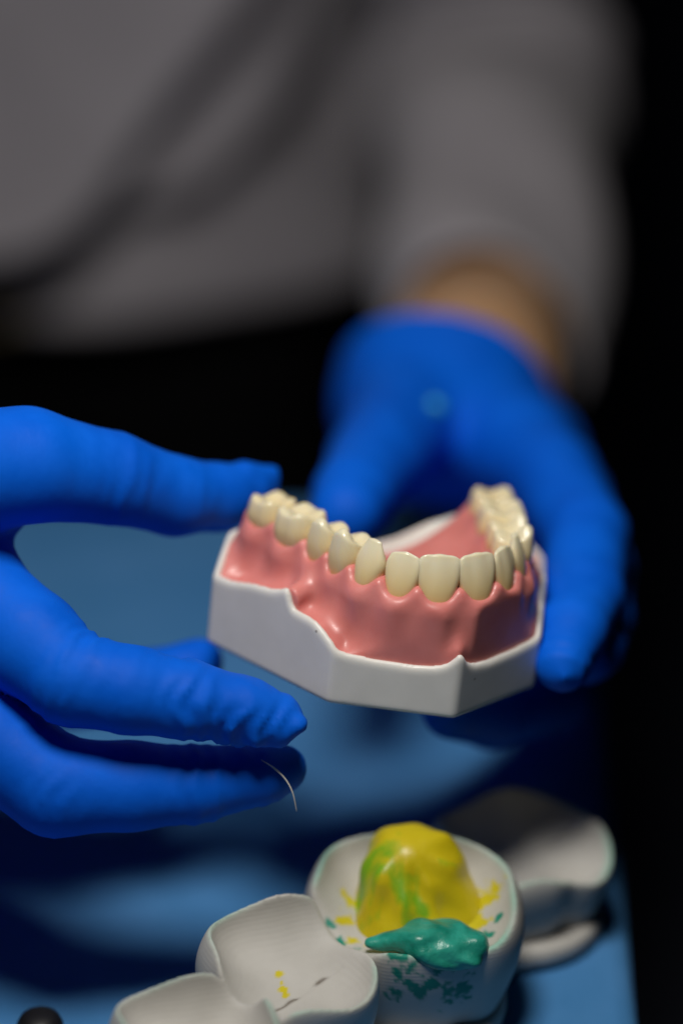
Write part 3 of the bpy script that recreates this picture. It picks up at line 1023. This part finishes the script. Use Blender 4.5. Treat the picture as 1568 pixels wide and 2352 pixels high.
def big_tooth(c, yaw, a, b, H, rim, depth, n=2.8, stains=None, foot=0.78, groove=None, h=0.75, tilt=0.0, cuts=()):
    """c: centre at the table (mm); rim(theta)-> height offset"""
    cy, sy = math.cos(yaw), math.sin(yaw)
    def loc(P):
        q0 = P[..., 0]-c[0]; q1 = P[..., 1]-c[1]
        return q0*cy+q1*sy, -q0*sy+q1*cy, P[..., 2]-c[2]
    def fn(P):
        X, Y, Z = loc(P)
        f = np.clip(Z/H, -.1, 1.4)
        sc = foot+(1-foot)*np.sin(np.clip(f/.72, 0, 1)*np.pi/2)-0.10*np.clip((f-.7)/.3, 0, 1.5)**2
        th = np.arctan2(Y/b, X/a)
        wob = 1+0.018*np.sin(3*th+1)+0.012*np.sin(5*th+c[0])
        if groove is not None:
            for (gt, gw, gd) in groove:
                dt = np.angle(np.exp(1j*(th-gt)))
                wob = wob-gd*np.exp(-(dt/gw)**2)
        rho = super_r(X, Y, a*sc*wob, b*sc*wob, n)
        side = (rho-1)*min(a, b)*sc
        rimz = H+rim(th)*sstep(.25, .95, rho)
        bowl = 1-np.clip(rho, 0, 1)**2.9
        top = rimz-depth*bowl+tilt*Y
        t = (Z-top)*0.72
        g = smax(smax(side, t, 1.5), -Z, 1.0)
        for cp, cn in cuts:                       # flat contact with the neighbouring tooth
            g = smax(g, (P-cp.astype(np.float32)) @ cn.astype(np.float32), 3.0)
        return g
    R = max(a, b)*1.25
    V, Q = surface(fn, (c[0]-R, c[1]-R, c[2]-2), (c[0]+R, c[1]+R, c[2]+H+14), h, 2)
    o = mesh_obj('tooth', V, Q, M_plaster); keep_world(o, blk)
    X, Y, Z = loc(V)
    th = np.arctan2(Y/b, X/a)
    rho = super_r(X, Y, a, b, n)
    C = np.ones((len(V), 3))
    # mint tinge worn into the rim
    nn = np.array([noise.noise(Vector(p*0.10)) for p in V])
    edge = np.exp(-((Z-(H+rim(th)+tilt*Y)+0.7)/1.0)**2)*sstep(.70, .84, rho)*np.clip(.6+1.2*nn, 0, 1)
    C = C*(1-edge[:, None])+np.array([.42, 1.0, .84])*edge[:, None]
    if stains:
        C = stains(C, X, Y, Z, rho, th, V)
    vcol(o, 'stain', C)
    return o

def splat(C, V, pts, color, seed=0, thr=.0, fall=1.0, xy=False):
    for (q, r) in pts:
        w3 = np.array([1, 1, 0.0 if xy else 1])
        d = np.linalg.norm((V-q)*w3, axis=1)+(100*(V[:, 2] < TZ+15) if xy else 0)
        for i in np.where(d < r*1.7)[0]:
            nv = noise.noise(Vector(V[i]*0.42+seed))*.95+noise.noise(Vector(V[i]*0.9-seed))*.6
            m = max(0., min(1., ((1-d[i]/r)+nv-thr)*3.0*fall))
            C[i] = C[i]*(1-m)+np.array(color)*m
    return C

T1 = px_z(452, 2350, TZ+33); T1[2] = TZ+5
T2 = px_z(664, 2182, TZ+32); T2[2] = TZ+5
T3 = px_z(945, 2052, TZ+32); T3[2] = TZ+5
T4 = px_z(1195, 1958, TZ+21); T4[2] = TZ+5
rim1 = lambda th: 1.6*np.cos(4*th+.6)+1.2*np.cos(2*th)
rim2 = lambda th: 1.5*np.cos(4*th+.9)+0.8*np.sin(th-.3)
rim3 = lambda th: 1.2*np.cos(4*th+.4)+2.0*np.sin(th-.2)
rim4 = lambda th: 2.4*np.cos(4*th+.3)+3.2*np.cos(th-2.0)-1.5
GREEN = (0.02, .50, .38); YEL = (1.15, 1.0, .02)
def st2(C, X, Y, Z, rho, th, V):
    # thin dark crack line and yellow specks in the bowl
    nz = np.array([noise.noise(Vector(p*.35)) for p in V])
    line = Y-(-5.0+0.10*X+1.8*np.sin(X*.2)+.7*nz)
    m = np.exp(-(line/(.32+.25*np.clip(nz, 0, 1)))**2)*((X > -7) & (X < 12) & (rho < .8))*np.clip(.45+1.6*nz, .05, .8)
    C = C*(1-m[:, None]*np.array([.9, .95, 1.]))
    return splat(C, V, [(T2+[-2.2, 1.6, 23.3], 1.0), (T2+[-1.8, -.4, 23], .8), (T2+[-1.4, -2.2, 23], 1.2), (T2+[-.8, -3.8, 23], .8)], YEL, 3, -.1, xy=True)
def st1(C, X, Y, Z, rho, th, V):
    line = X-(7+1.5*np.sin(Y*.3))
    m = np.exp(-(line/.5)**2)*((Y > -12) & (Y < 4) & (rho < .8))*0.4
    return C*(1-m[:, None])
def between(A, B, f):
    n_ = (B-A); n_[2] = 0; n_ = n_/np.linalg.norm(n_)
    p_ = A+(B-A)*f
    return (p_-n_*.15, n_), (p_+n_*.15, -n_)
c12, c21 = between(T1, T2, .5)
c23, c32 = between(T2, T3, .45)
c34, c43 = between(T3, T4, .54)
big_tooth(T1, 0.35, 17.8, 16.5, 28, rim1, 10, stains=st1, tilt=.24, h=.55, n=3.0, cuts=[c12])
big_tooth(T2, 0.42, 18.8, 17.6, 28, rim2, 9.5, stains=st2, tilt=.24, h=.55, n=3.0, cuts=[c21, c23])
def st3(C, X, Y, Z, rho, th, V):
    fr = [(T3+np.array([x, y, z]), r) for x, y, z, r in ((-2, -18.5, 22, 4.5), (8, -18.8, 23, 4.5), (2, -19, 15, 4.5), (10, -19, 13.5, 5), (14, -17.5, 25, 2.6), (-7, -17, 17, 1.6), (-4, -18.5, 14, 3), (18, -16, 30, 2.2), (5, -19, 18, 2))]
    C = splat(C, V, fr, GREEN, 11, .25)
    fy = [(T3+np.array([x, y, z]), r) for x, y, z, r in ((-12, 2, 22, 3.0), (-15, -3, 23, 1.6), (-13, -8, 24, 1.4), (17, 2, 24, 3.5), (14, -4, 23, 3), (-9, -9, 23, 1.5))]
    C = splat(C, V, fy, YEL, 5, .0, xy=True)
    C = splat(C, V, [(T3+np.array([x, y, z]), r) for x, y, z, r in ((-16, -9, 27, 1.3), (-12, -12, 27, 1.5), (-18, -5, 27, 1.1), (16, -9, 27, 1.5), (19, -6, 27, 1.0))], GREEN, 2, xy=True)
    return C
big3 = big_tooth(T3, -0.08, 25.0, 20.0, 29.5, rim3, 9, n=2.7, stains=st3, groove=[(-.95, .16, .05)], tilt=.17, h=.6, cuts=[c32, c34])
big_tooth(T4, 0.25, 21.5, 18.5, 23, rim4, 9, n=2.6, cuts=[c43], groove=[(-1.15, .2, .10), (.3, .25, .08), (2.0, .25, .08)])

# wax cusps modelled up on the third tooth (sub-parts)
def wax_y(P):
    c = T3+np.array([-.5, 2.5, 17.0])
    g = cone(P, c, c+[-.5, 4.5, 12.5], 13.2, 9.6)
    g = smin(g, cone(P, c+[8, 1, 0], c+[5, 3, 11], 9.5, 6.5), 4)
    g = smin(g, cone(P, c+[14, 0, -2], c+[11, 2, 5], 7, 4.5), 5)
    g = smin(g, cone(P, c+[-5, -3, 0], c+[-4, 0, 12], 7, 6), 3)
    th = np.arctan2(P[..., 1]-c[1], P[..., 0]-c[0])
    rr = np.hypot(P[..., 0]-c[0], P[..., 1]-c[1]-3)
    fade = sstep(4, 10, rr)
    g = smin(g, cone(P, c+[3, 4, 4], c+[4.5, 5, 12.0], 9, 7.5), 4)
    g = g+fade*(0.42*np.sin(th*8+.25*np.sin(P[..., 2]*.5))+.15*np.sin(P[..., 2]*.8+th*5))+.35*np.sin(P[..., 0]*.45+1.0)*np.sin(P[..., 1]*.4+P[..., 2]*.35)
    return smax(g, -(P[..., 2]-(T3[2]+17)), 1)
V, Q = surface(wax_y, T3+[-20, -18, 12], T3+[26, 22, 50], 0.7, 1)
o = mesh_obj('yellow_wax', V, Q, M_ywax); o.parent = big3; o.matrix_parent_inverse = big3.matrix_parent_inverse.inverted() @ Matrix.Translation(-Vector(blk.location))
def wax_g(P):
    c = T3+np.array([2.0, -15.4, 24.2])
    P = P.copy(); P[..., 2] = c[2]+(P[..., 2]-c[2])*1.3
    g = cone(P, c+[-11, 2, -1.0], c+[0, .5, .3], 1.6, 4.4)
    g = smin(g, cone(P, c+[0, .5, 0], c+[11, 1, -1.0], 4.6, 3.8), 3)
    g = smin(g, cone(P, c+[0, 4, -1], c+[8, 5, -2], 4.5, 4), 3)
    g = smin(g, cone(P, c+[3, -2.5, -2.5], c+[10, -2, -3.5], 3.0, 3), 3)
    n = .55*np.sin(P[..., 0]*.55+1.7*np.sin(P[..., 2]*.5))*np.sin(P[..., 1]*.6+P[..., 2]*.5+P[..., 0]*.2)
    return g+n
V, Q = surface(wax_g, T3+[-20, -28, 15], T3+[24, 0, 42], 0.6, 1)
o = mesh_obj('green_wax', V, Q, M_gwax); o.parent = big3; o.matrix_parent_inverse = big3.matrix_parent_inverse.inverted() @ Matrix.Translation(-Vector(blk.location))

# plate that carries the row
def plate_sdf(P):
    g = None
    for t, r in ((T1, 17), (T2, 17), (T3, 22), (T4, 20)):
        q = np.hypot(P[..., 0]-t[0], P[..., 1]-t[1])-r
        g = q if g is None else smin(g, q, 14)
    return smax(smax(g, P[..., 2]-(TZ+6.5), 2.5), -(P[..., 2]-(TZ+1.0)), 1.0)
V, Q = surface(plate_sdf, (min(T1[0], T2[0])-30, T1[1]-30, TZ-3), (T4[0]+34, T4[1]+34, TZ+12), 1.0, 2)
o = mesh_obj('base_plate', V, Q, M_plaster); keep_world(o, blk)
vcol(o, 'stain', np.ones((len(V), 3)))

# ------------------------------------------------------------------ small black cap at the corner
def black_cap():
    c = px_z(95, 2412, TZ)
    V = []; Fc = []
    prof = [(4.6, 0.6), (5.2, 1.2), (5.4, 4), (5.2, 7), (4.4, 8.6), (2.8, 9.5), (1.2, 9.8), (0.05, 9.85)]
    seg = 32
    for r, z in prof:
        for k in range(seg):
            a = 2*math.pi*k/seg; rr = r*(1+.015*(k % 2)*(1 < z < 7))
            V.append((c[0]+rr*math.cos(a), c[1]+rr*math.sin(a), c[2]+z))
    for i in range(len(prof)-1):
        for k in range(seg):
            Fc.append((i*seg+k, i*seg+(k+1) % seg, (i+1)*seg+(k+1) % seg, (i+1)*seg+k))
    Fc.append(tuple(range(seg))[::-1])
    o = mesh_obj('black_cap', V, Fc, M_black)
    tag(o, 'small round black cap on the drape at the bottom left corner', 'cap')
black_cap()
